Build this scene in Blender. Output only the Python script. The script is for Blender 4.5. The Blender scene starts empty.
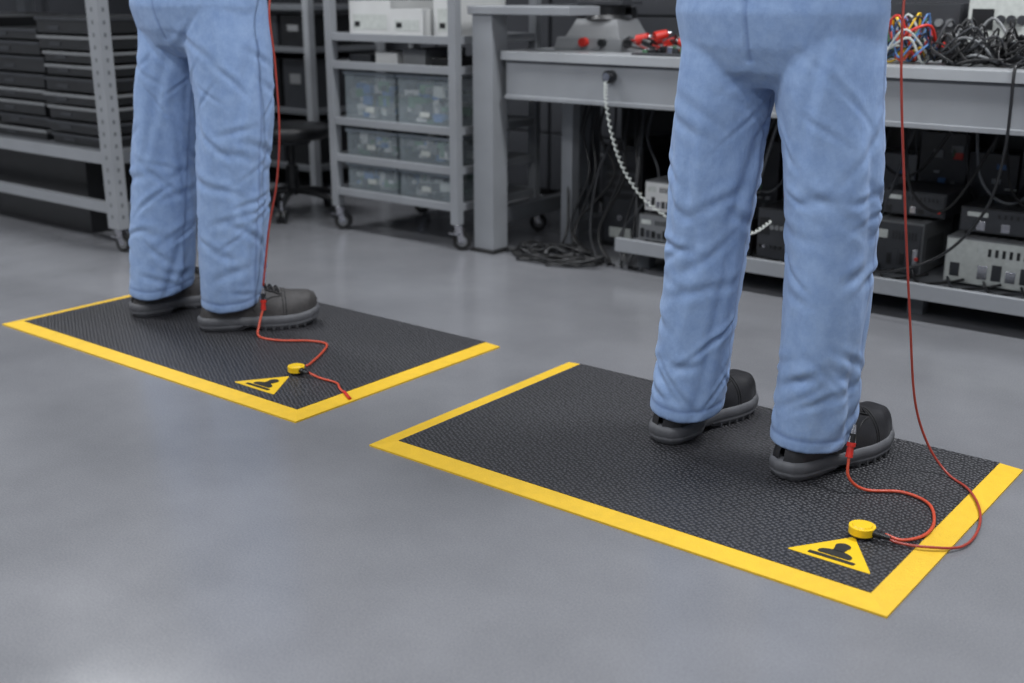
import bpy, math, random
from mathutils import Vector, Matrix, noise
random.seed(7)
S=bpy.context.scene
try:
    S.view_settings.view_transform='Standard'; S.view_settings.look='None'
except Exception: pass

def lin(c):
    r=[]
    for v in c[:3]:
        v=v/255.; r.append(v/12.92 if v<=.04045 else ((v+.055)/1.055)**2.4)
    return (*r,1)
def mat(name,col,rough=.5,metal=0,ns=0,na=.15,bump=0,bs=None,spec=.5,emit=0,alpha=1,trans=0,detail=4):
    m=bpy.data.materials.new(name);m.use_nodes=True
    nt=m.node_tree;b=nt.nodes['Principled BSDF'];c=lin(col)
    b.inputs['Base Color'].default_value=c;b.inputs['Roughness'].default_value=rough;b.inputs['Metallic'].default_value=metal
    b.inputs['Specular IOR Level'].default_value=spec
    if emit:
        b.inputs['Emission Color'].default_value=c;b.inputs['Emission Strength'].default_value=emit
    if alpha<1:b.inputs['Alpha'].default_value=alpha
    if trans:b.inputs['Transmission Weight'].default_value=trans
    if not ns: ns=40; na=.06
    tc=nt.nodes.new('ShaderNodeTexCoord');n=nt.nodes.new('ShaderNodeTexNoise');n.inputs['Scale'].default_value=ns;n.inputs['Detail'].default_value=detail
    nt.links.new(tc.outputs['Object'],n.inputs['Vector'])
    r=nt.nodes.new('ShaderNodeValToRGB');r.color_ramp.elements[0].position=.3;r.color_ramp.elements[1].position=.7
    r.color_ramp.elements[0].color=(*[v*(1-na) for v in c[:3]],1);r.color_ramp.elements[1].color=(*[min(1,v*(1+na)) for v in c[:3]],1)
    nt.links.new(n.outputs['Fac'],r.inputs['Fac']);nt.links.new(r.outputs['Color'],b.inputs['Base Color'])
    if bump:
        n2=nt.nodes.new('ShaderNodeTexNoise');n2.inputs['Scale'].default_value=bs or ns*3;n2.inputs['Detail'].default_value=3
        nt.links.new(tc.outputs['Object'],n2.inputs['Vector'])
        bp=nt.nodes.new('ShaderNodeBump');bp.inputs['Strength'].default_value=bump;bp.inputs['Distance'].default_value=.002
        nt.links.new(n2.outputs['Fac'],bp.inputs['Height']);nt.links.new(bp.outputs['Normal'],b.inputs['Normal'])
    return m

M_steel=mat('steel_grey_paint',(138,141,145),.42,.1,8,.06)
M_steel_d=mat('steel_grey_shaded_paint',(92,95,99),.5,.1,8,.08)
M_top=mat('bench_top_laminate',(158,161,164),.3,0,10,.05)
M_black=mat('black_plastic',(23,24,26),.36,0,20,.2)
M_rub=mat('black_rubber',(20,20,21),.75,0,60,.2,.3)
M_dark=mat('dark_grey_plastic',(46,48,52),.45,0,15,.15)
M_chrome=mat('chrome_metal',(190,190,195),.25,1)
M_white=mat('white_plastic',(196,197,196),.45,0,10,.04)
M_lab=mat('label_paper',(180,184,180),.7,0,60,.1)
M_beige=mat('instrument_grey',(112,114,116),.5,0,12,.06)
M_red=mat('red_plastic',(186,38,26),.4,0,30,.1)
M_orange=mat('orange_cord_rubber',(186,72,48),.4,0,60,.1)
M_cordred=mat('dark_red_cord_rubber',(150,54,42),.4,0,60,.1)
M_yel=mat('yellow_rubber',(212,172,36),.55,0,45,.05,.5,260)
M_yelp=mat('yellow_plastic',(222,182,26),.35,0,30,.03)
M_icon=mat('black_print',(28,28,24),.6,0,60,.1)
M_bin=mat('clear_bin_plastic',(190,202,208),.2,0,10,.05,alpha=.2)
M_rim=mat('bin_rim_plastic',(165,175,182),.3,0,10,.05,alpha=.8)
M_green=mat('circuit_board_green',(74,112,84),.5,0,60,.35)
M_blue=mat('blue_component',(70,110,160),.5,0,40,.2)
M_skin=mat('skin',(200,150,122),.5,0,30,.06)
M_hair=mat('dark_hair',(40,28,20),.6,0,80,.3,.6,200)
M_sole=mat('shoe_sole_grey',(84,85,89),.6,0,50,.10,.2,200)
M_soled=mat('shoe_sole_dark',(60,61,64),.7,0,50,.12,.3,200)
M_shoe=mat('black_leather',(35,35,38),.38,0,40,.15,.3,260)
M_shoe2=mat('charcoal_leather',(58,56,56),.6,0,70,.2,.4,260)
M_sock=mat('sock_fabric',(30,30,33),.9,0,60,.2)
M_eye=mat('eye_white',(225,222,215),.2)
M_stitch=mat('shoe_stitching',(18,18,20),.6)

def mat_top():
    m=mat('black_pebbled_vinyl',(30,30,33),.45,0,5,.06)
    nt=m.node_tree;b=nt.nodes['Principled BSDF']
    tc=nt.nodes.new('ShaderNodeTexCoord')
    mp=nt.nodes.new('ShaderNodeMapping');mp.inputs['Rotation'].default_value=(0,0,math.radians(30))
    nt.links.new(tc.outputs['Object'],mp.inputs['Vector'])
    v=nt.nodes.new('ShaderNodeTexVoronoi');v.voronoi_dimensions='2D';v.inputs['Scale'].default_value=105;v.inputs['Randomness'].default_value=.35
    nt.links.new(mp.outputs['Vector'],v.inputs['Vector'])
    r=nt.nodes.new('ShaderNodeValToRGB');r.color_ramp.elements[0].position=.2;r.color_ramp.elements[1].position=.42
    r.color_ramp.elements[0].color=(1,1,1,1);r.color_ramp.elements[1].color=(0,0,0,1)
    nt.links.new(v.outputs['Distance'],r.inputs['Fac'])
    bp=nt.nodes.new('ShaderNodeBump');bp.inputs['Strength'].default_value=.9;bp.inputs['Distance'].default_value=.0018
    nt.links.new(r.outputs['Color'],bp.inputs['Height']);nt.links.new(bp.outputs['Normal'],b.inputs['Normal'])
    src=b.inputs['Base Color'].links[0].from_socket
    mx=nt.nodes.new('ShaderNodeMix');mx.data_type='RGBA';nt.links.new(r.outputs['Color'],mx.inputs[0]);nt.links.new(src,mx.inputs[6]);mx.inputs[7].default_value=lin((72,72,76))
    nt.links.new(mx.outputs[2],b.inputs['Base Color'])
    return m
M_mat=mat_top()

def floor_mat():
    m=bpy.data.materials.new('polished_epoxy_floor');m.use_nodes=True;nt=m.node_tree;b=nt.nodes['Principled BSDF']
    tc=nt.nodes.new('ShaderNodeTexCoord')
    def nz(s,d,r=.5):
        n=nt.nodes.new('ShaderNodeTexNoise');n.inputs['Scale'].default_value=s;n.inputs['Detail'].default_value=d;n.inputs['Roughness'].default_value=r
        nt.links.new(tc.outputs['Object'],n.inputs['Vector']);return n
    a=nz(2.5,12,.6);f=nz(260,2,.6)
    mx=nt.nodes.new('ShaderNodeMix');mx.data_type='FLOAT';mx.inputs[0].default_value=.5
    nt.links.new(a.outputs['Fac'],mx.inputs[2]);nt.links.new(f.outputs['Fac'],mx.inputs[3])
    r=nt.nodes.new('ShaderNodeValToRGB');r.color_ramp.elements[0].position=.3;r.color_ramp.elements[1].position=.7
    r.color_ramp.elements[0].color=lin((98,99,103));r.color_ramp.elements[1].color=lin((126,127,131))
    nt.links.new(mx.outputs[0],r.inputs['Fac']);nt.links.new(r.outputs['Color'],b.inputs['Base Color'])
    rr=nt.nodes.new('ShaderNodeMapRange');rr.inputs['From Min'].default_value=.3;rr.inputs['From Max'].default_value=.7;rr.inputs['To Min'].default_value=.16;rr.inputs['To Max'].default_value=.22
    nt.links.new(a.outputs['Fac'],rr.inputs['Value']);nt.links.new(rr.outputs['Result'],b.inputs['Roughness'])
    bp=nt.nodes.new('ShaderNodeBump');bp.inputs['Strength'].default_value=.05;bp.inputs['Distance'].default_value=.001
    nt.links.new(f.outputs['Fac'],bp.inputs['Height']);nt.links.new(bp.outputs['Normal'],b.inputs['Normal'])
    return m
def fabric(name,col,dark,seamc=None):
    m=bpy.data.materials.new(name);m.use_nodes=True;nt=m.node_tree;b=nt.nodes['Principled BSDF']
    b.inputs['Roughness'].default_value=.85;b.inputs['Specular IOR Level'].default_value=.15
    b.inputs['Sheen Weight'].default_value=.1
    tc=nt.nodes.new('ShaderNodeTexCoord')
    n=nt.nodes.new('ShaderNodeTexNoise');n.inputs['Scale'].default_value=26;n.inputs['Detail'].default_value=8;n.inputs['Roughness'].default_value=.75
    nt.links.new(tc.outputs['Object'],n.inputs['Vector'])
    r=nt.nodes.new('ShaderNodeValToRGB');r.color_ramp.elements[0].position=.32;r.color_ramp.elements[1].position=.7
    r.color_ramp.elements[0].color=lin(dark);r.color_ramp.elements[1].color=lin(col)
    nt.links.new(n.outputs['Fac'],r.inputs['Fac'])
    if seamc:
        at=nt.nodes.new('ShaderNodeAttribute');at.attribute_name='seam'
        mx=nt.nodes.new('ShaderNodeMix');mx.data_type='RGBA'
        nt.links.new(at.outputs['Fac'],mx.inputs[0]);nt.links.new(r.outputs['Color'],mx.inputs[6]);mx.inputs[7].default_value=lin(seamc)
        nt.links.new(mx.outputs[2],b.inputs['Base Color'])
    else:nt.links.new(r.outputs['Color'],b.inputs['Base Color'])
    mp=nt.nodes.new('ShaderNodeMapping');mp.inputs['Scale'].default_value=(30,30,14);mp.inputs['Rotation'].default_value=(.3,.4,0)
    nt.links.new(tc.outputs['Object'],mp.inputs['Vector'])
    w=nt.nodes.new('ShaderNodeTexNoise');w.inputs['Scale'].default_value=1.2;w.inputs['Detail'].default_value=4;w.inputs['Roughness'].default_value=.55
    nt.links.new(mp.outputs['Vector'],w.inputs['Vector'])
    g=nt.nodes.new('ShaderNodeTexNoise');g.inputs['Scale'].default_value=600
    nt.links.new(tc.outputs['Object'],g.inputs['Vector'])
    b1=nt.nodes.new('ShaderNodeBump');b1.inputs['Strength'].default_value=.4;b1.inputs['Distance'].default_value=.007
    nt.links.new(w.outputs['Fac'],b1.inputs['Height'])
    b2=nt.nodes.new('ShaderNodeBump');b2.inputs['Strength'].default_value=.35;b2.inputs['Distance'].default_value=.001
    nt.links.new(g.outputs['Fac'],b2.inputs['Height']);nt.links.new(b1.outputs['Normal'],b2.inputs['Normal'])
    nt.links.new(b2.outputs['Normal'],b.inputs['Normal'])
    return m
M_jean=fabric('light_blue_cotton',(142,166,202),(120,145,185),(86,108,150))
M_coat=fabric('navy_work_jacket',(60,80,120),(48,66,104))

def cr(pts,res=8):
    P=[Vector(p) for p in pts];P=[P[0]*2-P[1]]+P+[P[-1]*2-P[-2]];o=[]
    for i in range(1,len(P)-2):
        a,b,c,d=P[i-1:i+3]
        for k in range(res):
            t=k/res
            o.append(.5*((2*b)+(c-a)*t+(2*a-5*b+4*c-d)*t*t+(3*b-a-3*c+d)*t**3))
    o.append(P[-2]);return o

class B:
    def __init__(s):
        s.v=[];s.f=[];s.mi=[];s.sm=[];s.mats=[];s.M=Matrix.Identity(4)
    def add(s,v,f,m,smooth=False):
        o=len(s.v);s.v+= [s.M@Vector(p) for p in v]
        if m not in s.mats:s.mats.append(m)
        i=s.mats.index(m)
        for q in f:
            s.f.append([o+k for k in q]);s.mi.append(i);s.sm.append(smooth)
    def box(s,x0,x1,y0,y1,z0,z1,m,rz=0,tp=0):
        cx,cy=(x0+x1)/2,(y0+y1)/2;v=[]
        for z,t in((z0,0),(z1,tp)):
            for x,y in((x0+t,y0+t),(x1-t,y0+t),(x1-t,y1-t),(x0+t,y1-t)):
                dx,dy=x-cx,y-cy
                v.append((cx+dx*math.cos(rz)-dy*math.sin(rz),cy+dx*math.sin(rz)+dy*math.cos(rz),z))
        s.add(v,[(3,2,1,0),(4,5,6,7),(0,1,5,4),(1,2,6,5),(2,3,7,6),(3,0,4,7)],m)
    def cyl(s,p0,p1,r,m,n=20,r2=None,smooth=True):
        r2=r if r2 is None else r2;p0=Vector(p0);p1=Vector(p1);d=(p1-p0).normalized()
        u=d.orthogonal().normalized();w=d.cross(u);v=[]
        for p,q in((p0,r),(p1,r2)):
            for k in range(n):
                a=2*math.pi*k/n;v.append(p+(u*math.cos(a)+w*math.sin(a))*q)
        s.add(v,[(k,(k+1)%n,n+(k+1)%n,n+k) for k in range(n)],m,smooth)
        s.add(v,[list(range(n))[::-1],list(range(n,2*n))],m)
    def tube(s,pts,r,m,n=8,res=8,rf=None):
        P=cr(pts,res);u=(P[1]-P[0]).orthogonal().normalized();v=[];N=len(P)
        for i,p in enumerate(P):
            d=(P[min(i+1,N-1)]-P[max(i-1,0)]).normalized();u=(u-d*u.dot(d)).normalized();w=d.cross(u)
            R=r if rf is None else r*rf(i,N)
            for k in range(n):
                a=2*math.pi*k/n;v.append(p+(u*math.cos(a)+w*math.sin(a))*R)
        f=[(i*n+k,i*n+(k+1)%n,(i+1)*n+(k+1)%n,(i+1)*n+k) for i in range(N-1) for k in range(n)]
        f+=[list(range(n))[::-1],list(range((N-1)*n,N*n))]
        s.add(v,f,m,True)
    def loft(s,rings,m,n=32):
        v=[];N=len(rings)
        for cx,cy,z,rx,ry in rings:
            for k in range(n):
                a=2*math.pi*k/n;v.append((cx+rx*math.cos(a),cy+ry*math.sin(a),z))
        f=[(i*n+k,i*n+(k+1)%n,(i+1)*n+(k+1)%n,(i+1)*n+k) for i in range(N-1) for k in range(n)]
        f+=[list(range(n))[::-1],list(range((N-1)*n,N*n))]
        s.add(v,f,m,True)
    def ball(s,c,r,m,n=20,h=12):
        if not hasattr(r,'__len__'):r=(r,r,r)
        v=[(c[0],c[1],c[2]-r[2])]
        for i in range(1,h):
            t=math.pi*i/h
            for k in range(n):
                a=2*math.pi*k/n;v.append((c[0]+r[0]*math.sin(t)*math.cos(a),c[1]+r[1]*math.sin(t)*math.sin(a),c[2]-r[2]*math.cos(t)))
        v.append((c[0],c[1],c[2]+r[2]));L=len(v)-1
        f=[(0,1+(k+1)%n,1+k) for k in range(n)]
        f+=[(1+i*n+k,1+i*n+(k+1)%n,1+(i+1)*n+(k+1)%n,1+(i+1)*n+k) for i in range(h-2) for k in range(n)]
        f+=[(L,1+(h-2)*n+k,1+(h-2)*n+(k+1)%n) for k in range(n)]
        s.add(v,f,m,True)
    def cap(s,a,b,r1,r2,m):
        s.cyl(a,b,r1,m,16,r2);s.ball(a,r1,m,16,10);s.ball(b,r2,m,16,10)
    def done(s,name,parent=None,bevel=.0015,solid=0):
        me=bpy.data.meshes.new(name);me.from_pydata([tuple(p) for p in s.v],[],s.f)
        for m in s.mats:me.materials.append(m)
        for i,p in enumerate(me.polygons):p.material_index=s.mi[i];p.use_smooth=s.sm[i]
        me.update();o=bpy.data.objects.new(name,me);S.collection.objects.link(o)
        if parent:o.parent=parent
        if bevel:
            b=o.modifiers.new('bevel','BEVEL');b.width=bevel;b.segments=2;b.limit_method='ANGLE';b.angle_limit=math.radians(50)
        return o
    def blob(s,name,m,voxel,it,parent=None):
        o=s.done(name,None,0)
        r=o.modifiers.new('r','REMESH');r.mode='VOXEL';r.voxel_size=voxel
        if it:
            q=o.modifiers.new('s','SMOOTH');q.iterations=it;q.factor=.5
        dg=bpy.context.evaluated_depsgraph_get();me=bpy.data.meshes.new_from_object(o.evaluated_get(dg))
        bpy.data.objects.remove(o)
        me.materials.clear();me.materials.append(m)
        for p in me.polygons:p.use_smooth=True;p.material_index=0
        me.name=name
        o=bpy.data.objects.new(name,me);S.collection.objects.link(o)
        if parent:o.parent=parent
        return o

# ---------------- room
M_wall=mat('grey_cabinet_paint',(50,52,57),.6,0,3,.08)
M_wallL=mat('painted_wall',(160,162,166),.8,0,3,.05)
M_wallB=mat('painted_wall_light',(190,192,197),.7,0,3,.05)
M_ceil=mat('ceiling_tile',(170,170,172),.9,0,3,.04)
X0,X1,Y0,Y1,ZC=-7.0,3.2,-2.6,5.0,3.0
b=B();b.box(X0,X1,Y0,Y1,-.1,0,floor_mat());b.done('floor',None,0)
b=B();b.box(X0,X1,Y0,Y1,ZC,ZC+.1,M_ceil);b.done('ceiling',None,0)
b=B();b.box(X0,X1,Y1,Y1+.1,0,ZC,M_wallB);b.done('wall_back',None,0)
b=B();b.box(X0,X1,Y0-.1,Y0,0,ZC,M_wallL);b.done('wall_front',None,0)
b=B();b.box(X0-.1,X0,Y0,Y1,0,ZC,M_wallL);b.done('wall_left',None,0)
b=B();b.box(X1,X1+.1,Y0,Y1,0,ZC,M_wallL);b.done('wall_right',None,0)
M_lamp=mat('lamp_diffuser',(240,244,255),.5,emit=1)
def lamp(x,y,w,d,power):
    b=B();b.box(x-w/2-.03,x+w/2+.03,y-d/2-.03,y+d/2+.03,ZC-.06,ZC-.002,M_white)
    b.box(x-w/2,x+w/2,y-d/2,y+d/2,ZC-.075,ZC-.061,M_lamp);o=b.done('ceiling_lamp')
    l=bpy.data.lights.new('tube_light','AREA');l.shape='RECTANGLE';l.size=w;l.size_y=d;l.energy=power;l.color=(.955,.975,1)
    lo=bpy.data.objects.new('tube_light',l);lo.location=(x,y,ZC-.09);lo.parent=o;S.collection.objects.link(lo)
for x,y,p in((-4.3,2.6,58),(.1,2.9,96),(-2.2,2.9,26),(-5.0,.6,72),(-2.9,.3,28),(-.6,.2,42),(-2.0,-1.5,38),(1.2,-1.0,54)):  # far-left front lamp is an added fill to brighten the tray rack
    lamp(x,y,1.3,.3,p)

# ---------------- mats
def fatigue_mat(x0,x1,y0,y1,tx,ty):
    b=B();w=.046;t=.011;q=.008
    o=[(x0,y0),(x1,y0),(x1,y1),(x0,y1)];i=[(x0+w,y0+w),(x1-w,y0+w),(x1-w,y1-q),(x0+w,y1-q)]
    v=[(*p,0) for p in o]+[(*p,.004) for p in o]+[(*p,t-.001) for p in i]+[(*p,t) for p in i]
    f=[(3,2,1,0)];g=[]
    for k in range(4):
        (g if k==2 else f).extend([(k,(k+1)%4,4+(k+1)%4,4+k),(4+k,4+(k+1)%4,8+(k+1)%4,8+k)])
    b.add(v,f,M_yel)
    b.add(v,g+[(8+k,8+(k+1)%4,12+(k+1)%4,12+k) for k in range(4)]+[(12,13,14,15)],M_mat)
    z=t+.0005
    def poly(P,m,z0,h=.0008):
        n=len(P);vv=[(tx+p[0],ty+p[1],z0) for p in P]+[(tx+p[0],ty+p[1],z0+h) for p in P]
        b.add(vv,[list(range(n,2*n))]+[(k,(k+1)%n,n+(k+1)%n,n+k) for k in range(n)],m)
    def rounded(P,r):
        out=[];n=len(P)
        for k in range(n):
            a,c,d=Vector(P[k-1]),Vector(P[k]),Vector(P[(k+1)%n])
            p=c+(a-c).normalized()*r;q=c+(d-c).normalized()*r
            for j in range(6):
                u=j/5;out.append(tuple(p*(1-u)**2+c*2*u*(1-u)+q*u*u))
        return out
    poly(rounded([(-.078,0),(.078,0),(0,.118)],.006),M_yelp,z-.0004)
    z2=z+.0005
    poly(rounded([(-.043,.009),(.043,.009),(.043,.019),(-.043,.019)],.003),M_icon,z2)
    poly(rounded([(-.032,.023),(.032,.023),(.030,.038),(.012,.046),(-.012,.046),(-.030,.038)],.007),M_icon,z2)
    poly(rounded([(-.010,.044),(.010,.044),(.012,.060),(-.012,.060)],.003),M_icon,z2)
    poly([(.0+.014*math.cos(a*math.pi/8),.066+.013*math.sin(a*math.pi/8)) for a in range(16)],M_icon,z2+.0002)
    return b.done('anti_fatigue_mat',None,0)
fatigue_mat(-1.728,-.550,1.663,2.42,-.698,1.768)
fatigue_mat(-3.288,-1.965,1.656,2.415,-2.212,1.735)

# ---------------- workers
def interp(xs,ys,x):
    if x<=xs[0]:return ys[0]
    for i in range(len(xs)-1):
        if x<=xs[i+1]:
            t=(x-xs[i])/(xs[i+1]-xs[i]);t=t*t*(3-2*t)*.5+t*.5
            return ys[i]+(ys[i+1]-ys[i])*t
    return ys[-1]
SY=[0,.008,.025,.06,.10,.15,.20,.245,.275,.293,.30]
SW=[.006,.026,.036,.040,.038,.042,.051,.051,.042,.026,.004]
SH=[.036,.050,.056,.062,.072,.078,.064,.054,.047,.036,.018]
def shoe(name,hx,hy,ang,parent,um,sm,side,sc=1.0):
    b=B();b.M=Matrix.Translation((hx,hy,.0115))@Matrix.Rotation(ang,4,'Z')@Matrix.Scale(sc,4)
    def off(y):return side*.010*math.sin(math.pi*min(1,y/.3))**2*(1 if y>.1 else .4)
    N=44;ys=[.3*(.5-.5*math.cos(math.pi*i/(N-1))) for i in range(N)]
    v=[];f=[]
    prof=[(-.006,0.0),(-.001,.003),(.003,.010),(.0045,.014),(.003,.016),(.0045,.018),(.0055,.028),(.003,.036),(-.004,.038)]
    ol=[]
    for y in ys:ol.append((off(y)+interp(SY,SW,y),y))
    for y in ys[::-1]:ol.append((off(y)-interp(SY,SW,y),y))
    n=len(ol)
    for dx,z in prof:
        for k in range(n):
            p=Vector(ol[k]);a=Vector(ol[k-1]);c=Vector(ol[(k+1)%n]);t=(c-a)
            nn=Vector((t.y,-t.x));nn=-nn.normalized() if nn.length>1e-7 else Vector((0,0))
            if nn.dot(p-Vector((0,.15)))<0:nn=-nn
            y=p.y;lift=0
            if y>.22:lift=.012*((y-.22)/.08)**2
            if z<.012 and .095<y<.15:lift+=.009*math.sin(math.pi*(y-.095)/.055)
            q=p+nn*dx;v.append((q.x,q.y,z+lift))
    for i in range(len(prof)-1):
        for k in range(n):f.append((i*n+k,i*n+(k+1)%n,(i+1)*n+(k+1)%n,(i+1)*n+k))
    for i in (0,len(prof)-1):
        for k in range(N-1):f.append((i*n+k,i*n+k+1,i*n+n-2-k,i*n+n-1-k))
    b.add(v,f,sm,True)
    for y in [.16+.02*i for i in range(6)]:
        for sg in(-1,1):
            lift=0 if y<.22 else .012*((y-.22)/.08)**2
            x=off(y)+sg*(interp(SY,SW,y)+.0005)
            b.box(x-.003,x+.003,y-.0025,y+.0025,.001+lift,.009+lift,M_soled)
    def up(y,a,k=1.0):
        w=interp(SY,SW,y)*.985*k;h=interp(SY,SH,y)*k;ca=math.cos(a)
        lift=0 if y<.22 else .012*((y-.22)/.08)**2
        pinch=1-.38*max(0,math.sin(a))**2*(1 if y<.2 else max(0,1-(y-.2)/.06))
        return Vector((off(y)+w*pinch*math.copysign(abs(ca)**.62,ca) ,y+ (0.010*math.sin(a) if y<.03 else 0),.033+lift+h*max(0,math.sin(a))**.8))
    m=24;v=[];f=[]
    for y in ys:
        for k in range(m+1):v.append(up(y,math.pi*k/m))
    for i in range(N-1):
        for k in range(m):f.append((i*(m+1)+k,(i+1)*(m+1)+k,(i+1)*(m+1)+k+1,i*(m+1)+k+1))
    b.add(v,f,um,True)
    A=lambda y,a,e=.0008:(up(y,math.radians(a))+Vector((0,0,e)))
    b.tube([A(.215,a) for a in range(0,181,15)],.0013,M_stitch,6,3)
    b.tube([A(.208,a) for a in range(0,181,15)],.0010,M_stitch,6,3)
    for s1 in(0,180):
        sg=1 if s1==0 else -1
        b.tube([A(.205,s1+sg*55),A(.17,s1+sg*62),A(.14,s1+sg*68),A(.11,s1+sg*72)],.0018,M_stitch,6,4)
        b.tube([A(.015,s1+sg*48),A(.04,s1+sg*42),A(.08,s1+sg*44),A(.11,s1+sg*38),A(.135,s1+sg*8)],.0014,M_stitch,6,4)
        b.tube([A(.205,s1+sg*50),A(.17,s1+sg*34),A(.15,s1+sg*4)],.0013,M_stitch,6,4)
    for y in(.135,.150,.165,.180,.195):
        b.tube([A(y-.004,62,.001),A(y,80,.004),A(y+.003,100,.004),A(y+.006,118,.001)],.0024,M_sock,6,4)
        b.tube([A(y-.004,118,.001),A(y,100,.005),A(y+.003,80,.005),A(y+.006,62,.001)],.0024,M_sock,6,4)
    b.tube([(off(.05)+.024*math.cos(t),.070+.034*math.sin(t),.092+.004*math.sin(t)) for t in [2*math.pi*i/12 for i in range(13)]],.008,um,10,3)
    b.loft([(off(.06),.070,.080,.022,.032),(off(.06),.072,.12,.026,.032),(0,.074,.15,.026,.032)],M_sock,20)
    return b.done(name,parent,0)

def creases(seed):
    R=random.Random(seed);C=[]
    def c(n,z0,z1,dep,sl):
        for _ in range(n):
            C.append((0,R.uniform(-.27,.27),R.uniform(z0,z1),R.choice((-1,1))*R.uniform(*sl),R.uniform(-3,3),R.uniform(.022,.065),R.uniform(.006,.012),R.uniform(*dep)))
    c(17,.13,.30,(.002,.005),(.15,.9));c(16,.36,.60,(.0022,.0052),(.1,.9));c(10,.64,.84,(.002,.0045),(.5,1.3));c(10,.25,.72,(.0012,.0032),(.2,.9))
    for _ in range(15):
        C.append((1,R.uniform(-.27,.27),R.uniform(.15,.8),R.uniform(-.25,.25),R.uniform(-.5,.5),R.uniform(.10,.24),R.uniform(.008,.018),R.uniform(.0022,.0055)))
    return C
def worker(legs,hip,foot,zs,shoe_um,seed,hw=.17,hd=.12):
    root=bpy.data.objects.new('worker',None);S.collection.objects.link(root)
    b=B();hx,hy=hip;ZB=.090
    for L in legs:
        rings=[]
        for i in range(40):
            z=ZB+(.96-ZB)*i/39
            cx=interp([q[0] for q in L],[q[1] for q in L],z);cy=interp([q[0] for q in L],[q[2] for q in L],z);r=interp([q[0] for q in L],[q[3] for q in L],z)
            rings.append((cx,cy,z,r,r*1.03))
        b.loft(rings,M_jean,40)
    b.loft([(hx,hy,.79,hw*.35,.06),(hx,hy,.82,hw*.75,hd*.75),(hx,hy,.87,hw*.97,hd*.94),(hx,hy-.008,.93,hw,hd*1.02),(hx,hy-.006,.98,hw*.98,hd),(hx,hy,1.04,hw*.94,hd*.95)],M_jean,48)
    o=b.blob('trousers',M_jean,.0052,5,root)
    me=o.data;ns=noise.noise
    at=me.attributes.new('seam','FLOAT','POINT')
    nor=[v.normal.copy() for v in me.vertices];CR=[creases(seed*7+k) for k in range(2)]
    seam=[0.0]*len(me.vertices)
    for idx,(v,n) in enumerate(zip(me.vertices,nor)):
        x,y,z=v.co
        best=None
        for li,L in enumerate(legs):
            cx=interp([q[0] for q in L],[q[1] for q in L],z);cy=interp([q[0] for q in L],[q[2] for q in L],z)
            d=(x-cx)**2+(y-cy)**2
            if best is None or d<best[0]:best=(d,cx,cy,li)
        _,cx,cy,li=best;lx,ly=x-cx,y-cy;sg=1 if li else -1
        se=seed+li*17.3;R0=.085
        th=math.atan2(ly,lx);s=th*R0;per=2*math.pi*R0
        d=.007*ns(Vector((lx*10+se,ly*10,z*2.2)))+.0032*ns(Vector((lx*16,ly*16+se,z*6)))
        for k,s0,z0,sl,cu,L_,w,dep in CR[li]:
            ds=(s-s0+per/2)%per-per/2
            if k==0:
                if abs(ds)>L_*2.6 or abs(z-z0)>.16:continue
                dist=z-z0-sl*ds-cu*ds*ds;win=math.exp(-(ds/L_)**2)
            else:
                dz=z-z0
                if abs(dz)>L_*2.4 or abs(ds)>.09:continue
                dist=ds-sl*dz-cu*dz*dz*.3;win=math.exp(-(dz/L_)**2)
            if abs(dist)>w*5:continue
            d+=win*dep*(-math.exp(-(dist/w)**2)+.75*math.exp(-((dist-2.0*w)/(1.3*w))**2)+.35*math.exp(-((dist+2.0*w)/(1.3*w))**2))
        sm=0
        if z<.84:
            Rr=math.sqrt(best[0])
            for a0 in(0,math.pi):
                da=(th-a0+math.pi)%(2*math.pi)-math.pi;q=da*Rr
                d+=.0016*math.exp(-(q/.006)**2);sm=max(sm,math.exp(-((q-.006)/.0035)**2))
            d-=.0018*math.exp(-((z-ZB-.027)/.004)**2);sm=max(sm,.9*math.exp(-((z-ZB-.027)/.0035)**2))
        elif y<hy:
            d-=.0035*math.exp(-((x-hx)/.006)**2);sm=math.exp(-((x-hx)/.004)**2)
        seam[idx]=sm*.65
        if z>.78:
            d*=.5+.5*max(0,(1.0-z)/.22)
        if z<ZB+.003:d*=.8
        v.co+=Vector((n.x,n.y,n.z*.3))*d
        if z<.26:
            k=(1-(z-ZB)/(.26-ZB));v.co.z+=k*(.016*max(-1,min(1.3,ly/.08))+.003*math.sin(lx*30+se))
    at.data.foreach_set('value',seam)
    me.update()
    for (fx,fy,fa,side),nm in zip(foot,('shoe_left','shoe_right')):
        shoe(nm,fx,fy,fa,root,shoe_um,M_sole,side,zs)
    b=B()
    b.loft([(hx,hy,1.0,hw*1.03,hd+.008),(hx,hy,1.08,hw*.96,.125),(hx,hy,1.2,.20,.12),(hx,hy+.0,1.32,.19,.125),(hx,hy,1.40,.185,.11),(hx,hy,1.45,.12,.08),(hx,hy,1.49,.062,.062)],M_coat,40)
    hands=[]
    for sg in(-1,1):
        sh=Vector((hx+sg*.19,hy,1.39));el=sh+Vector((sg*.05,.05,-.28));wr=el+Vector((-sg*.07,.235,.06))
        b.cap(sh,el,.068,.052,M_coat);b.cap(el,wr,.052,.038,M_coat);hands.append((wr,(wr-el).normalized(),sg))
    b.blob('jacket',M_coat,.012,5,root)
    b=B()
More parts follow.
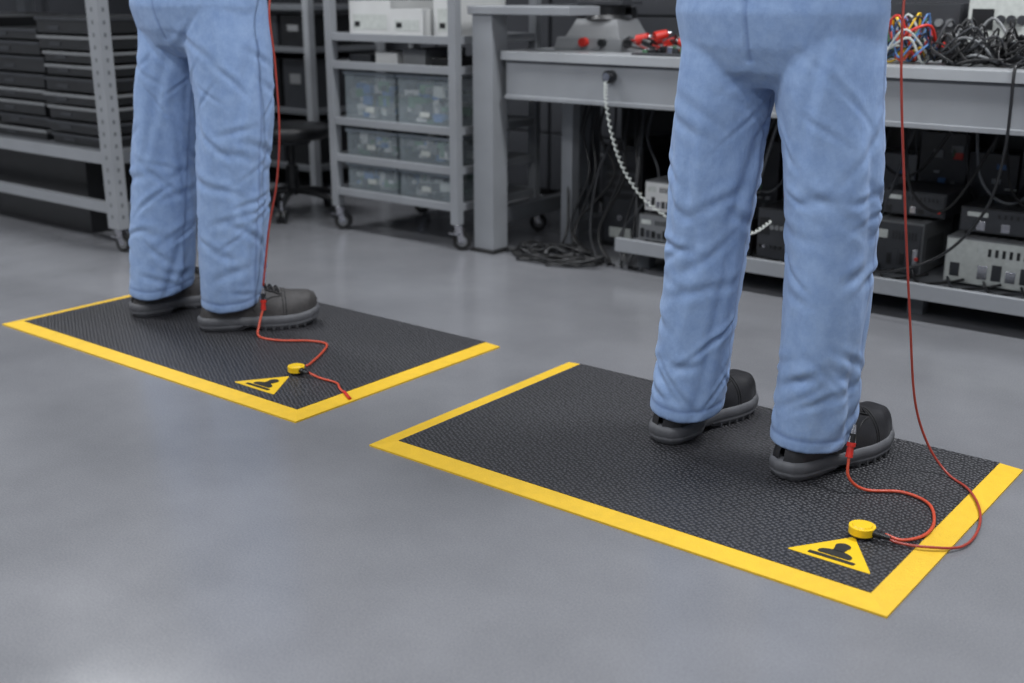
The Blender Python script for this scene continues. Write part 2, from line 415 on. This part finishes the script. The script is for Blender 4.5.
    for wr,d,sg in hands:
        sd=Vector((sg,0,0));upv=Vector((0,0,1))
        b.cap(wr-d*.03,wr+d*.02,.028,.028,M_skin)
        for j in range(4):
            o_=(j-1.5)*.02;b.cap(wr+d*.03+sd*o_*.7,wr+d*.095+sd*o_,.015,.0115,M_skin)
            ln=(.024,.03,.028,.02)[j];k0=wr+d*.1+sd*o_;k1=k0+d*ln-upv*.012;k2=k1+d*ln*.6-upv*.02
            b.cap(k0,k1,.0098,.009,M_skin);b.cap(k1,k2,.009,.008,M_skin)
        t0=wr+d*.035-sd*.022;t1=t0+d*.035-sd*.026-upv*.01;t2=t1+d*.03-sd*.004-upv*.012
        b.cap(t0,t1,.014,.011,M_skin);b.cap(t1,t2,.011,.009,M_skin)
    b.blob('hands',M_skin,.004,2,root)
    b=B();c=Vector((hx,hy+.015,1.63))
    b.cap((hx,hy,1.44),(hx,hy+.01,1.56),.056,.054,M_skin)
    b.ball(c+Vector((0,0,.02)),(.075,.095,.10),M_skin);b.ball(c+Vector((0,.025,-.055)),(.055,.062,.062),M_skin)
    b.cap(c+Vector((0,.088,.01)),c+Vector((0,.108,-.022)),.009,.013,M_skin)
    for sg in(-1,1):b.ball(c+Vector((sg*.077,-.005,-.005)),(.010,.02,.03),M_skin)
    b.ball(c+Vector((0,.082,-.052)),(.024,.008,.005),M_skin)
    b.blob('head',M_skin,.005,2,root)
    b=B()
    for sg in(-1,1):
        b.ball(c+Vector((sg*.03,.083,.012)),.012,M_eye);b.ball(c+Vector((sg*.03,.093,.012)),.005,M_black)
        b.cap(c+Vector((sg*.018,.096,.034)),c+Vector((sg*.045,.086,.034)),.004,.003,M_hair)
    b.done('eyes',root,0)
    b=B();b.ball(c+Vector((0,-.014,.035)),(.083,.095,.098),M_hair,28,18)
    b.ball(c+Vector((0,-.03,-.03)),(.07,.07,.065),M_hair);b.done('hair',root,0)
    return root
worker([[(.05,-1.194,2.122,.082),(.2,-1.178,2.122,.080),(.45,-1.162,2.12,.085),(.65,-1.144,2.11,.091),(.82,-1.122,2.10,.098),(.94,-1.115,2.10,.10)],
        [(.05,-.902,2.122,.083),(.2,-.892,2.122,.082),(.45,-.888,2.12,.089),(.65,-.892,2.11,.097),(.82,-.910,2.10,.103),(.94,-.920,2.10,.103)]],
       (-1.018,2.10),[(-1.218,2.052,math.radians(-6),-1),(-.924,2.040,math.radians(-14),1)],1.13,M_shoe,3.1,.212,.135)
worker([[(.05,-2.995,2.02,.096),(.2,-2.985,2.035,.096),(.45,-2.97,2.06,.097),(.65,-2.945,2.07,.098),(.82,-2.90,2.08,.100),(.94,-2.88,2.08,.10)],
        [(.05,-2.695,2.06,.088),(.2,-2.68,2.06,.093),(.45,-2.665,2.07,.101),(.65,-2.65,2.08,.108),(.82,-2.655,2.08,.114),(.94,-2.665,2.08,.115)]],
       (-2.78,2.08),[(-3.025,1.935,math.radians(-12),-1),(-2.745,1.975,math.radians(-35),1)],1.15,M_shoe2,9.7,.235,.14)

# ---------------- grounding cords
def clip(b,p,d):
    p=Vector(p);d=Vector(d).normalized()
    b.cyl(p,p+d*.022,.0075,M_red,14,.0065);b.cyl(p+d*.022,p+d*.03,.009,M_red,14)
    w=d.orthogonal().normalized()*.005
    for s in(-1,1):b.cyl(p+d*.03+w*s,p+d*.066+w*s*.2,.004,M_chrome,8,.0025)
    b.cyl(p+d*.03,p+d*.048,.0068,M_black,10)
def snap(b,x,y,r=.023,d=(1,.1)):
    z=.0125
    b.cyl((x,y,z),(x,y,z+.006),r*.8,M_black,24);b.cyl((x,y,z+.006),(x,y,z+.02),r,M_yelp,32)
    b.cyl((x,y,z+.02),(x,y,z+.0225),r*.8,M_yelp,32,r*.72)
    v=Vector((*d,0)).normalized();p=Vector((x,y,z+.012))
    b.cyl(p+v*r*.8,p+v*(r+.012),.0075,M_black,14);b.cyl(p+v*(r+.012),p+v*(r+.03),.006,M_black,14,.004)
b=B()
b.tube([(-.795,2.075,.085),(-.788,2.065,.045),(-.76,2.085,.018),(-.70,2.125,.0155),(-.64,2.105,.0155),(-.603,2.03,.0155),(-.598,1.965,.0155),(-.62,1.915,.018),(-.65,1.905,.024)],.0031,M_orange)
clip(b,(-.795,2.075,.082),(-.02,.30,1));snap(b,-.690,1.898,.024,(1,-.05));b.done('heel_grounding_cord',None,0)
b=B()
b.tube([(-.80,2.26,1.08),(-.80,2.16,1.0),(-.785,2.125,.85),(-.763,2.15,.60),(-.745,2.2,.346),(-.7316,2.24,.17),(-.705,2.27,.07),(-.66,2.27,.018),(-.60,2.22,.0155),(-.556,2.15,.0095),(-.532,2.06,.006),(-.535,1.98,.006),(-.575,1.925,.0145),(-.62,1.90,.018),(-.655,1.897,.024)],.0026,M_cordred)
b.done('wrist_grounding_cord',None,0)
b=B()
b.tube([(-2.575,2.075,.085),(-2.568,2.050,.04),(-2.545,2.03,.0155),(-2.47,2.04,.0155),(-2.40,2.09,.0155),(-2.34,2.10,.0155),(-2.29,2.04,.0155),(-2.24,1.95,.0155),(-2.215,1.915,.024)],.0032,M_orange)
clip(b,(-2.575,2.075,.08),(-.05,.1,1));snap(b,-2.215,1.880,.022,(1,-.1))
b.tube([(-2.17,1.88,.024),(-2.13,1.885,.0155),(-2.07,1.885,.0155),(-2.03,1.86,.0155),(-1.995,1.85,.0085),(-1.975,1.84,.006)],.003,M_orange)
b.cyl((-2.01,1.855,.0125),(-1.972,1.838,.008),.0042,M_red,12)
b.done('heel_grounding_cord',None,0)
b=B()
b.tube([(-2.53,2.24,1.08),(-2.51,2.14,1.0),(-2.50,2.10,.92),(-2.495,2.105,.78),(-2.505,2.115,.6),(-2.53,2.115,.45),(-2.56,2.105,.33),(-2.57,2.09,.22),(-2.575,2.08,.15)],.003,M_cordred)
b.done('wrist_grounding_cord',None,0)

# ---------------- workbench
def caster(b,x,y,h=.10,a=.5):
    r=h*.36
    c,s=math.cos(a),math.sin(a);off=Vector((c,s,0))*.02;ax=Vector((-s,c,0))
    p=Vector((x,y,r))+off
    b.cyl(p-ax*.012,p+ax*.012,r,M_rub,24);b.cyl(p-ax*.0135,p+ax*.0135,r*.55,M_beige,20)
    for sg in(-1,1):
        q=p+ax*.017*sg
        b.add([q+ax*.0015*t+Vector(o) for t in(-1,1) for o in((-c*.012,-s*.012,-.004),(c*.012,s*.012,-.004),(c*.004-off.x*.3,s*.004-off.y*.3,h*.62),(-c*.03,-s*.03,h*.62))],
              [(0,1,2,3),(7,6,5,4),(0,4,5,1),(1,5,6,2),(2,6,7,3),(3,7,4,0)],M_chrome)
    b.cyl(p-ax*.02,p+ax*.02,.005,M_chrome,10)
    b.box(x-.024,x+.024,y-.024,y+.024,h*.62,h*.70,M_chrome);b.cyl((x,y,h*.7),(x,y,h),.011,M_chrome,12)
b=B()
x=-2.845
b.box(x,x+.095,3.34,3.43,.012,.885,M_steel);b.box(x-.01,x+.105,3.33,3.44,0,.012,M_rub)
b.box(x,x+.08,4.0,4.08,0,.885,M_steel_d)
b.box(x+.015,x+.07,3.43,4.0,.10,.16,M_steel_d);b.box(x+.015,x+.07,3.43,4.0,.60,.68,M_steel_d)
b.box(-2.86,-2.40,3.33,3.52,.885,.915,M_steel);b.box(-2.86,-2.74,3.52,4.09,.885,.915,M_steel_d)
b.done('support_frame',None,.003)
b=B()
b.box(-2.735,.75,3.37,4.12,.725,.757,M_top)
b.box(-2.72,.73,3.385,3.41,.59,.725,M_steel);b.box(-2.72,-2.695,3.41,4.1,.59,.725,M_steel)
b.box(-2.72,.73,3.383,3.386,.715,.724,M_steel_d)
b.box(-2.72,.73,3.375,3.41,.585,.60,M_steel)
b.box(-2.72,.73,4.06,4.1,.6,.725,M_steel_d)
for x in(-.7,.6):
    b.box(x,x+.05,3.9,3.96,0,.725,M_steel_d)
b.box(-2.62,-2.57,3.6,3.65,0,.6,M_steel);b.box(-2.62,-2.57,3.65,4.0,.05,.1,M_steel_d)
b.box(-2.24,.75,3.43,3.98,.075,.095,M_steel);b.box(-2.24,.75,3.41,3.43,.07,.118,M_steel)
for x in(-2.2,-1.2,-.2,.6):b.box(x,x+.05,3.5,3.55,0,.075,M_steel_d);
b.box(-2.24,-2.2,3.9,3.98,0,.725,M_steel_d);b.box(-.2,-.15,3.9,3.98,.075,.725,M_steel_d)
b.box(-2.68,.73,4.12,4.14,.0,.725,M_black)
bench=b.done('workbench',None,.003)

def instrument(name,x0,x1,y0,y1,z0,z1,body,face,seed=0,style=0,parent=None):
    R=random.Random(seed);b=B()
    b.box(x0,x1,y0+.006,y1,z0+.008,z1,body)
    b.box(x0+.004,x1-.004,y0,y0+.006,z0+.012,z1-.004,face)
    for x in(x0+.02,x1-.02):
        for y in(y0+.03,y1-.03):b.cyl((x,y,z0),(x,y,z0+.008),.009,M_rub,12)
    w,h=x1-x0,z1-z0
    if style==0:
        b.box(x0+w*.08,x0+w*.42,y0-.002,y0,z0+h*.5,z0+h*.82,M_black)
        for i in range(3):
            cx=x0+w*(.54+.16*i);b.cyl((cx,y0-.012,z0+h*.66),(cx,y0,z0+h*.66),min(w,h)*.07,M_dark if face is not M_dark else M_beige,16)
        for i in range(5):
            cx=x0+w*(.12+.17*i);b.cyl((cx,y0-.008,z0+h*.28),(cx,y0,z0+h*.28),min(w,h)*.045,R.choice([M_black,M_red,M_dark,M_chrome]),12)
    else:
        for i in range(7):
            if R.random()<.8:
                q=x0+w*(.06+.13*i);b.box(q,q+w*.09,y0-.002,y0,z0+h*.2,z0+h*R.uniform(.4,.55),R.choice([M_black,M_dark,M_chrome]))
        b.box(x0+w*.08,x0+w*.3,y0-.0015,y0,z0+h*.68,z0+h*.84,M_lab)
        for i in range(8):
            q=x0+w*(.4+.065*i);b.box(q,q+w*.03,y0-.0015,y0,z0+h*.68,z0+h*.84,M_black)
        b.cyl((x1-w*.08,y0-.005,z0+h*.35),(x1-w*.08,y0,z0+h*.35),.006,M_red,10)
    for i in range(8):
        b.box(x0+w*.15+i*w*.09,x0+w*.15+i*w*.09+.006,y0+.05,y1-.05,z1,z1+.001,M_black)
        b.box(x1,x1+.001,y0+.05+i*.02,y0+.058+i*.02,z0+h*.3,z0+h*.7,M_black)
    return b.done(name,parent)
zs=.0955
instrument('power_supply',-2.20,-2.02,3.50,3.78,zs,zs+.10,M_beige,M_beige,1,1)
instrument('power_supply',-2.19,-2.03,3.52,3.78,zs+.104,zs+.22,M_beige,M_white,7,1)
instrument('battery_charger',-1.93,-1.76,3.52,3.75,zs,zs+.13,M_black,M_dark,5,1)
instrument('battery_charger',-1.73,-1.62,3.50,3.66,zs,zs+.18,M_black,M_dark,6)
instrument('network_switch',-1.58,-1.40,3.6,3.86,zs,zs+.20,M_black,M_dark,8,1)
instrument('power_supply',-1.36,-1.20,3.58,3.86,zs,zs+.17,M_beige,M_dark,2,1)
instrument('network_switch',-1.36,-1.16,3.64,3.88,zs+.176,zs+.26,M_dark,M_dark,41,1)
instrument('signal_analyzer',-1.12,-.80,3.56,3.88,zs,zs+.15,M_beige,M_lab,3,1)
instrument('network_switch',-1.10,-.82,3.60,3.88,zs+.155,zs+.24,M_black,M_dark,33,1)
instrument('oscilloscope',-.74,-.4,3.60,3.88,zs,zs+.22,M_dark,M_dark,4)
instrument('network_switch',-.36,-.02,3.60,3.88,zs,zs+.12,M_dark,M_beige,14,1)
b=B();R=random.Random(12)
for i in range(16):
    x=-2.18+i*.165;w=R.uniform(.12,.16);h=R.uniform(.28,.45)
    b.box(x,x+w,3.93,3.975+.07,.0955,.0955+h,R.choice([M_black,M_dark,M_dark,M_beige]))
    for k in range(10):
        q=x+R.uniform(.01,w-.03);z=.11+R.random()*(h-.05);b.box(q,q+R.uniform(.01,.04),3.922,3.93,z,z+R.uniform(.005,.03),R.choice([M_green,M_lab,M_steel,M_blue,M_beige,M_red,M_steel]))
b.done('equipment_modules')
b=B();b.box(-2.52,-2.34,3.74,4.08,0,.40,M_black);b.box(-2.51,-2.35,3.735,3.74,.02,.38,M_dark)
for k in range(4):b.box(-2.50,-2.36,3.732,3.735,.30-k*.035,.322-k*.035,M_black)
b.cyl((-2.43,3.728,.12),(-2.43,3.735,.12),.012,M_chrome,16);b.box(-2.48,-2.38,3.732,3.735,.04,.08,M_lab)
b.done('desktop_computer')
def cabinet(x0,x1,y0,y1,z1,n):
    b=B();b.box(x0,x1,y0+.02,y1,0.03,z1,M_dark);h=(z1-.05)/n
    b.box(x0+.02,x1-.02,y0+.04,y1-.02,0,.03,M_black)
    for i in range(n):
        b.box(x0+.01,x1-.01,y0,y0+.02,.04+i*h,.03+(i+1)*h,M_wall);b.box((x0+x1)/2-.06,(x0+x1)/2+.06,y0-.012,y0,.03+(i+.7)*h,.03+(i+.7)*h+.012,M_steel_d)
    return b.done('drawer_cabinet')
for i in range(10):cabinet(-6.95+i*.72,-6.232+i*.72,4.5,4.97,1.15,4)
b=B();b.box(X0+.02,X0+.45,2.0,4.4,.0,1.15,M_dark)
for k in range(4):b.box(X0+.45,X0+.47,2.02+k*.6,2.58+k*.6,.04,1.12,M_wall);b.box(X0+.47,X0+.485,2.06+k*.6,2.075+k*.6,.5,.7,M_steel_d)
b.done('storage_cabinet')

Z=.7575
b=B();x,y=-2.48,3.70;z=Z
b.box(x-.16,x+.14,y-.13,y+.13,z,z+.045,M_beige,0,.008);b.box(x-.13,x+.11,y-.10,y+.10,z+.045,z+.11,M_beige,0,.03)
b.cyl((x-.02,y-.125,z+.03),(x-.02,y-.15,z+.03),.016,M_red,16);b.cyl((x+.06,y-.125,z+.03),(x+.06,y-.145,z+.03),.014,M_black,16)
b.cyl((x,y,z+.11),(x,y,z+.125),.09,M_black,32,.08);b.cyl((x,y,z+.125),(x,y,z+.16),.06,M_black,28)
b.box(x-.10,x+.10,y-.07,y+.07,z+.16,z+.175,M_dark);b.box(x-.03,x+.03,y+.05,y+.10,z+.085,z+.42,M_black)
b.box(x-.035,x+.035,y-.06,y+.10,z+.36,z+.44,M_white);b.cyl((x,y,z+.24),(x,y,z+.37),.025,M_chrome);b.cyl((x,y-.06,z+.4),(x,y-.15,z+.47),.018,M_black)
for sg in(-1,1):b.cyl((x+sg*.03,y+.075,z+.13),(x+sg*.06,y+.075,z+.13),.022,M_black)
b.done('microscope')
b=B()
for i in range(9):
    x=-2.30+i*.03+random.uniform(-.01,.01);y=3.54+random.uniform(0,.08);a=random.uniform(0,3)
    d=Vector((math.cos(a),math.sin(a),.25)).normalized();p=Vector((x,y,.785+random.uniform(0,.035)))
    b.cyl(p,p+d*.045,.018,M_red if i%3 else M_black,12,.014);b.cyl(p+d*.045,p+d*.06,.006,M_chrome,10)
    q=p-d*.02;b.tube([p,q,(q.x+random.uniform(0,.06),q.y+.10,.764),(q.x+random.uniform(0,.08),q.y+.2,.764)],.003,M_red if i%2 else M_black,6)
b.done('test_lead_bundle',None,0)
b=B()
b.box(-2.20,-1.78,3.42,3.52,Z,Z+.008,M_dark)
for i in range(36):
    x=-2.19+random.random()*.38;y=3.43+random.random()*.07;b.box(x,x+.02,y,y+.014,Z+.008,Z+.008+random.uniform(.004,.03),random.choice([M_black,M_green,M_chrome,M_black,M_dark]))
b.done('circuit_board')
b=B();b.box(-1.96,-1.6,3.68,3.9,Z,.80,M_green);b.box(-1.94,-1.63,3.70,3.88,.80,.803,M_black);b.box(-1.92,-1.8,3.72,3.8,.803,.83,M_beige);b.done('component_tray')
instrument('bench_power_supply',-1.44,-1.22,3.78,4.02,Z,.93,M_dark,M_dark,11)
instrument('soldering_station',-1.19,-1.0,3.74,3.94,Z,.95,M_beige,M_lab,12)
instrument('multimeter',-.93,-.6,3.84,4.04,Z,.86,M_beige,M_lab,13,1)
b=B();b.box(-.98,-.3,3.80,4.08,.905,.93,M_steel)
for x in(-.97,-.33):b.box(x,x+.02,3.82,4.06,Z,.905,M_steel_d)
b.done('riser_shelf')
def cables(name,specs,r=.004,seed=1):
    R=random.Random(seed);b=B()
    for cx,cy,z,n,rx,ry,cols,hz in specs:
        for i in range(n):
            pts=[];a0=R.random()*6;k=R.randint(6,12);e=R.uniform(.5,1)
            ox,oy=R.uniform(-.3,.3)*rx,R.uniform(-.3,.3)*ry
            for j in range(k):
                a=a0+j*.75;q=R.uniform(.75,1.1)*e
                pts.append((cx+ox+rx*q*math.cos(a),cy+oy+ry*q*math.sin(a),z+r+R.random()*hz*(.3+.7*(j%3)/2)))
            b.tube(pts,r*R.uniform(.7,1.1),R.choice(cols),6,5)
    return b.done(name,None,0)
cables('cable_bundle',[(-1.31,3.56,Z,24,.09,.09,[M_red,M_orange,M_blue,M_green,M_lab,M_black,M_yelp],.15),
 (-1.10,3.57,Z,24,.12,.11,[M_black,M_rub,M_dark,M_black,M_beige],.13),(-.92,3.57,Z,24,.13,.11,[M_black,M_rub,M_dark],.13),
 (-.70,3.57,Z,16,.14,.12,[M_black,M_rub],.10),(-1.55,3.55,Z,6,.12,.07,[M_black,M_red],.03)],.0042,3)
cables('floor_cable_coil',[(-2.49,3.43,0,14,.20,.11,[M_black,M_rub],.03)],.006,9)
b=B();R=random.Random(4)
for i in range(11):
    x=-2.56+i*.03;b.tube([(x,3.70,.60),(x+R.uniform(-.03,.03),3.66,.45),(x+R.uniform(-.05,.09),3.62,.3),(x+R.uniform(-.06,.1),3.56,.1),(x+R.uniform(0,.1),3.5,.012),(x+.12,3.44,.01)],.005,R.choice([M_black,M_rub,M_dark]),6)
b.done('hanging_cables',bench,0)
b=B()
for i in range(26):
    x=-2.2+i*.09;y=R.uniform(3.6,4.0);dz=R.uniform(.15,.42)
    b.tube([(x,y,.6),(x+.05,y-.03,.6-dz),(x+.16,y,.55-dz),(x+.3,y-.02,.58)],.005,R.choice([M_black,M_rub,M_dark,M_steel_d]),6)
for i in range(16):
    x=-1.9+i*.11;b.tube([(x,3.62,.13),(x+.06,3.50,.105),(x+.15,3.47,.103),(x+.24,3.52,.105),(x+.3,3.55,.12)],.0045,R.choice([M_black,M_rub,M_dark]),6)
b.done('shelf_cables',bench,0)
b=B()
b.tube([(-.955,3.42,.765),(-.93,3.39,.775),(-.925,3.355,.75),(-.92,3.34,.55),(-.95,3.335,.38),(-1.05,3.335,.24),(-1.2,3.36,.16),(-1.34,3.45,.125)],.0045,M_black)
b.done('hanging_power_cable',bench,0)
b=B();b.cyl((-2.255,3.384,.685),(-2.255,3.36,.685),.022,M_black,20);b.cyl((-2.255,3.36,.685),(-2.255,3.35,.685),.014,M_chrome,16)
path=cr([(-2.255,3.35,.67),(-2.24,3.335,.60),(-2.205,3.33,.48),(-2.15,3.33,.37),(-2.06,3.33,.28),(-1.94,3.335,.225),(-1.80,3.335,.205),(-1.68,3.35,.215),(-1.64,3.42,.25)],30)
hp=[]
for i,p in enumerate(path):
    a=i*1.25;hp.append(p+Vector((math.cos(a)*.005,math.sin(a)*.004,math.sin(a)*.003)))
b.tube(hp,.0025,M_lab,6,2)
b.done('coiled_ground_cord',None,0)

# ---------------- storage trolley with bins
def bin_(b,x0,x1,y0,y1,z0,z1,seed):
    R=random.Random(seed);t=.003;m=M_bin
    b.box(x0,x1,y0,y1,z0,z0+t,m);b.box(x0,x1,y0,y0+t,z0+t,z1,m);b.box(x0,x1,y1-t,y1,z0+t,z1,m)
    b.box(x0,x0+t,y0+t,y1-t,z0+t,z1,m);b.box(x1-t,x1,y0+t,y1-t,z0+t,z1,m)
    b.box(x0-.005,x1+.005,y0-.006,y0,z1-.012,z1,M_rim);b.box(x0-.005,x0,y0,y1,z1-.01,z1,M_rim);b.box(x1,x1+.005,y0,y1,z1-.01,z1,M_rim)
    b.box((x0+x1)/2-.025,(x0+x1)/2+.025,y0-.0015,y0,z0+.03,z0+.05,M_lab)
    for i in range(70):
        w=R.uniform(.02,.06);x=R.uniform(x0+.01,x1-.07);y=y0+.012+R.random()**2*.2;z=z0+.004+R.random()*(z1-z0)*.62
        b.box(x,x+w,y,y+R.uniform(.006,.03),z,z+R.uniform(.01,.045),R.choice([M_green,M_green,M_blue,M_lab,M_dark,M_black,M_white,M_beige,M_white]),R.uniform(-.5,.5))
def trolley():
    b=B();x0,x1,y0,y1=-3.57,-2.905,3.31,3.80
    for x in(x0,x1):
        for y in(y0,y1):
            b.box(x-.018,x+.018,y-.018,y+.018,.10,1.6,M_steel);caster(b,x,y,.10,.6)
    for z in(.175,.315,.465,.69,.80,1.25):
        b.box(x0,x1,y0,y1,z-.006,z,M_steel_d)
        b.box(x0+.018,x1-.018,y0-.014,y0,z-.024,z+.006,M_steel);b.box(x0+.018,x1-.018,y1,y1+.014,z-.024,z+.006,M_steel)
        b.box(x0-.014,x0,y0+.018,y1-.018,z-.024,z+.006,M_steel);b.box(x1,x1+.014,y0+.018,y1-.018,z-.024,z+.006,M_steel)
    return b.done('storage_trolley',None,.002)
trolley()
k=20
for z0,z1,n in((.1755,.285,2),(.3155,.425,2),(.4655,.655,2)):
    for i in range(n):
        w=.60/n;x=-3.535+i*w
        b=B();bin_(b,x+.01,x+w-.01,3.335,3.68,z0,z1,k);k+=1;b.done('parts_bin',None,.001)
b=B()
for x0,x1,y0,h in((-3.51,-3.28,3.36,.13),(-3.26,-3.09,3.34,.10),(-3.07,-2.96,3.38,.17)):
    b.box(x0,x1,y0,y0+.3,.8005,.8005+h,M_white);b.box(x0+.02,x1-.02,y0-.001,y0,.82,.8005+h*.6,M_lab);b.box(x0+.03,x0+.06,y0-.0015,y0-.001,.83,.85,M_black)
b.done('carton_boxes')
b=B()
for i in range(4):b.box(-3.52+i*.15,-3.40+i*.15,3.36,3.6,.6905,.6905+.03+.015*(i%3),[M_dark,M_white,M_beige,M_black][i])
b.done('component_trays')

# ---------------- left rack with stacked trays
b=B();x1,y0,y1=-3.91,2.48,3.10;x0=-5.5
for x in(x1,x0):
    for y in(y0,y1):
        b.box(x-.035,x+.035,y-.025,y+.025,.09,1.7,M_steel);caster(b,x,y,.09,.3)
for i in range(34):
    b.box(x1-.005,x1+.005,y0-.0262,y0-.024,.13+i*.045,.145+i*.045,M_steel_d)
    b.box(x1+.034,x1+.0362,y0-.005,y0+.005,.13+i*.045,.145+i*.045,M_steel_d)
for z in(.38,1.2):
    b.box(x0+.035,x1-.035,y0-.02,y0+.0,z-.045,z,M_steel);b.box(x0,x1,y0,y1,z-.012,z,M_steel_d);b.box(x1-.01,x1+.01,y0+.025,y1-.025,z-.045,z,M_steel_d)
b.box(x0+.035,x1-.035,y0-.015,y0+.015,.145,.185,M_steel);b.box(x0+.035,x1-.035,y1-.015,y1+.015,.145,.185,M_steel_d);b.box(x1-.015,x1+.015,y0+.025,y1-.025,.145,.185,M_steel_d)
b.done('storage_rack',None,.002)
def stack(x0,x1,y0,y1,z,n,seed):
    R=random.Random(seed);b=B()
    for i in range(n):
        h=R.choice([.05,.06,.07]);j=R.uniform(-.01,.01)
        b.box(x0+j,x1+j,y0+j,y1+j,z,z+h-.008,M_black);b.box(x0+j-.006,x1+j+.006,y0+j-.006,y1+j+.006,z+h-.022,z+h-.010,M_beige if R.random()<.45 else M_dark)
        b.box(x0+j+.08,x0+j+.16,y0+j-.003,y0+j,z+.012,z+.026,M_dark)
        z+=h
    return b.done('tray_stack')
stack(-4.38,-4.02,2.52,2.95,.3805,9,1);stack(-4.83,-4.44,2.54,2.95,.3805,8,2);stack(-5.35,-4.90,2.52,2.95,.3805,8,3)
b=B();b.box(-5.3,-4.3,2.6,3.0,0,.30,M_black);b.box(-5.31,-4.29,2.59,3.01,.30,.32,M_dark);b.done('storage_crate')

# rear rack
b=B();x0,x1,y0,y1=-5.5,-4.36,3.9,4.38
for x in(x0,x1):
    for y in(y0,y1):b.box(x-.02,x+.02,y-.02,y+.02,0,1.8,M_steel)
for z in(.12,.40,.70,.90,1.4):b.box(x0,x1,y0-.01,y1+.01,z-.025,z,M_steel_d)
b.done('shelving_unit',None,.002)
for i in range(5):
    b=B();x=-5.44+i*.21
    for z,h in((.1205,.22),(.4005,.24),(.7005,.15)):
        b.box(x,x+.18,y0+.03,y0+.35,z,z+h,M_black if (i+int(z*10))%2 else M_dark);b.box(x+.05,x+.13,y0+.028,y0+.03,z+h*.5,z+h*.7,M_beige)
    b.done('storage_box')
# stool
b=B();x,y=-3.98,3.42
for k in range(5):
    a=k*2*math.pi/5+.3;e=Vector((x+.22*math.cos(a),y+.22*math.sin(a),.075))
    b.tube([(x,y,.11),(x+.11*math.cos(a),y+.11*math.sin(a),.10),e],.014,M_black,8);b.cyl(e+Vector((0,0,-.02)),e+Vector((0,0,.02)),.01,M_chrome,8)
    t=Vector((-math.sin(a),math.cos(a),0));w=Vector((e.x,e.y,.028))
    for sg in(-1,1):b.cyl(w+t*sg*.006,w+t*sg*.02,.028,M_black,18)
b.cyl((x,y,.09),(x,y,.22),.028,M_black);b.cyl((x,y,.22),(x,y,.33),.016,M_black);b.cyl((x,y,.32),(x,y,.34),.09,M_dark)
b.loft([(x,y,.34,.15,.15),(x,y,.35,.175,.175),(x,y,.385,.18,.18),(x,y,.40,.16,.16),(x,y,.405,.1,.1)],M_black,32)
b.done('swivel_stool',None,0)

# ---------------- world & camera
w=bpy.data.worlds.new('world');S.world=w;w.use_nodes=True
w.node_tree.nodes['Background'].inputs[0].default_value=(.6,.65,.75,1);w.node_tree.nodes['Background'].inputs[1].default_value=.2
cam=bpy.data.cameras.new('camera');co=bpy.data.objects.new('camera',cam);S.collection.objects.link(co)
co.location=(0,0,.97);cam.sensor_width=36;cam.lens=1150/1024*36;cam.clip_start=.05
co.rotation_euler=(math.pi/2-math.atan(351.5/1150),0,math.radians(38.5))
cam.dof.use_dof=True;cam.dof.focus_distance=2.4;cam.dof.aperture_fstop=2.8
S.camera=co
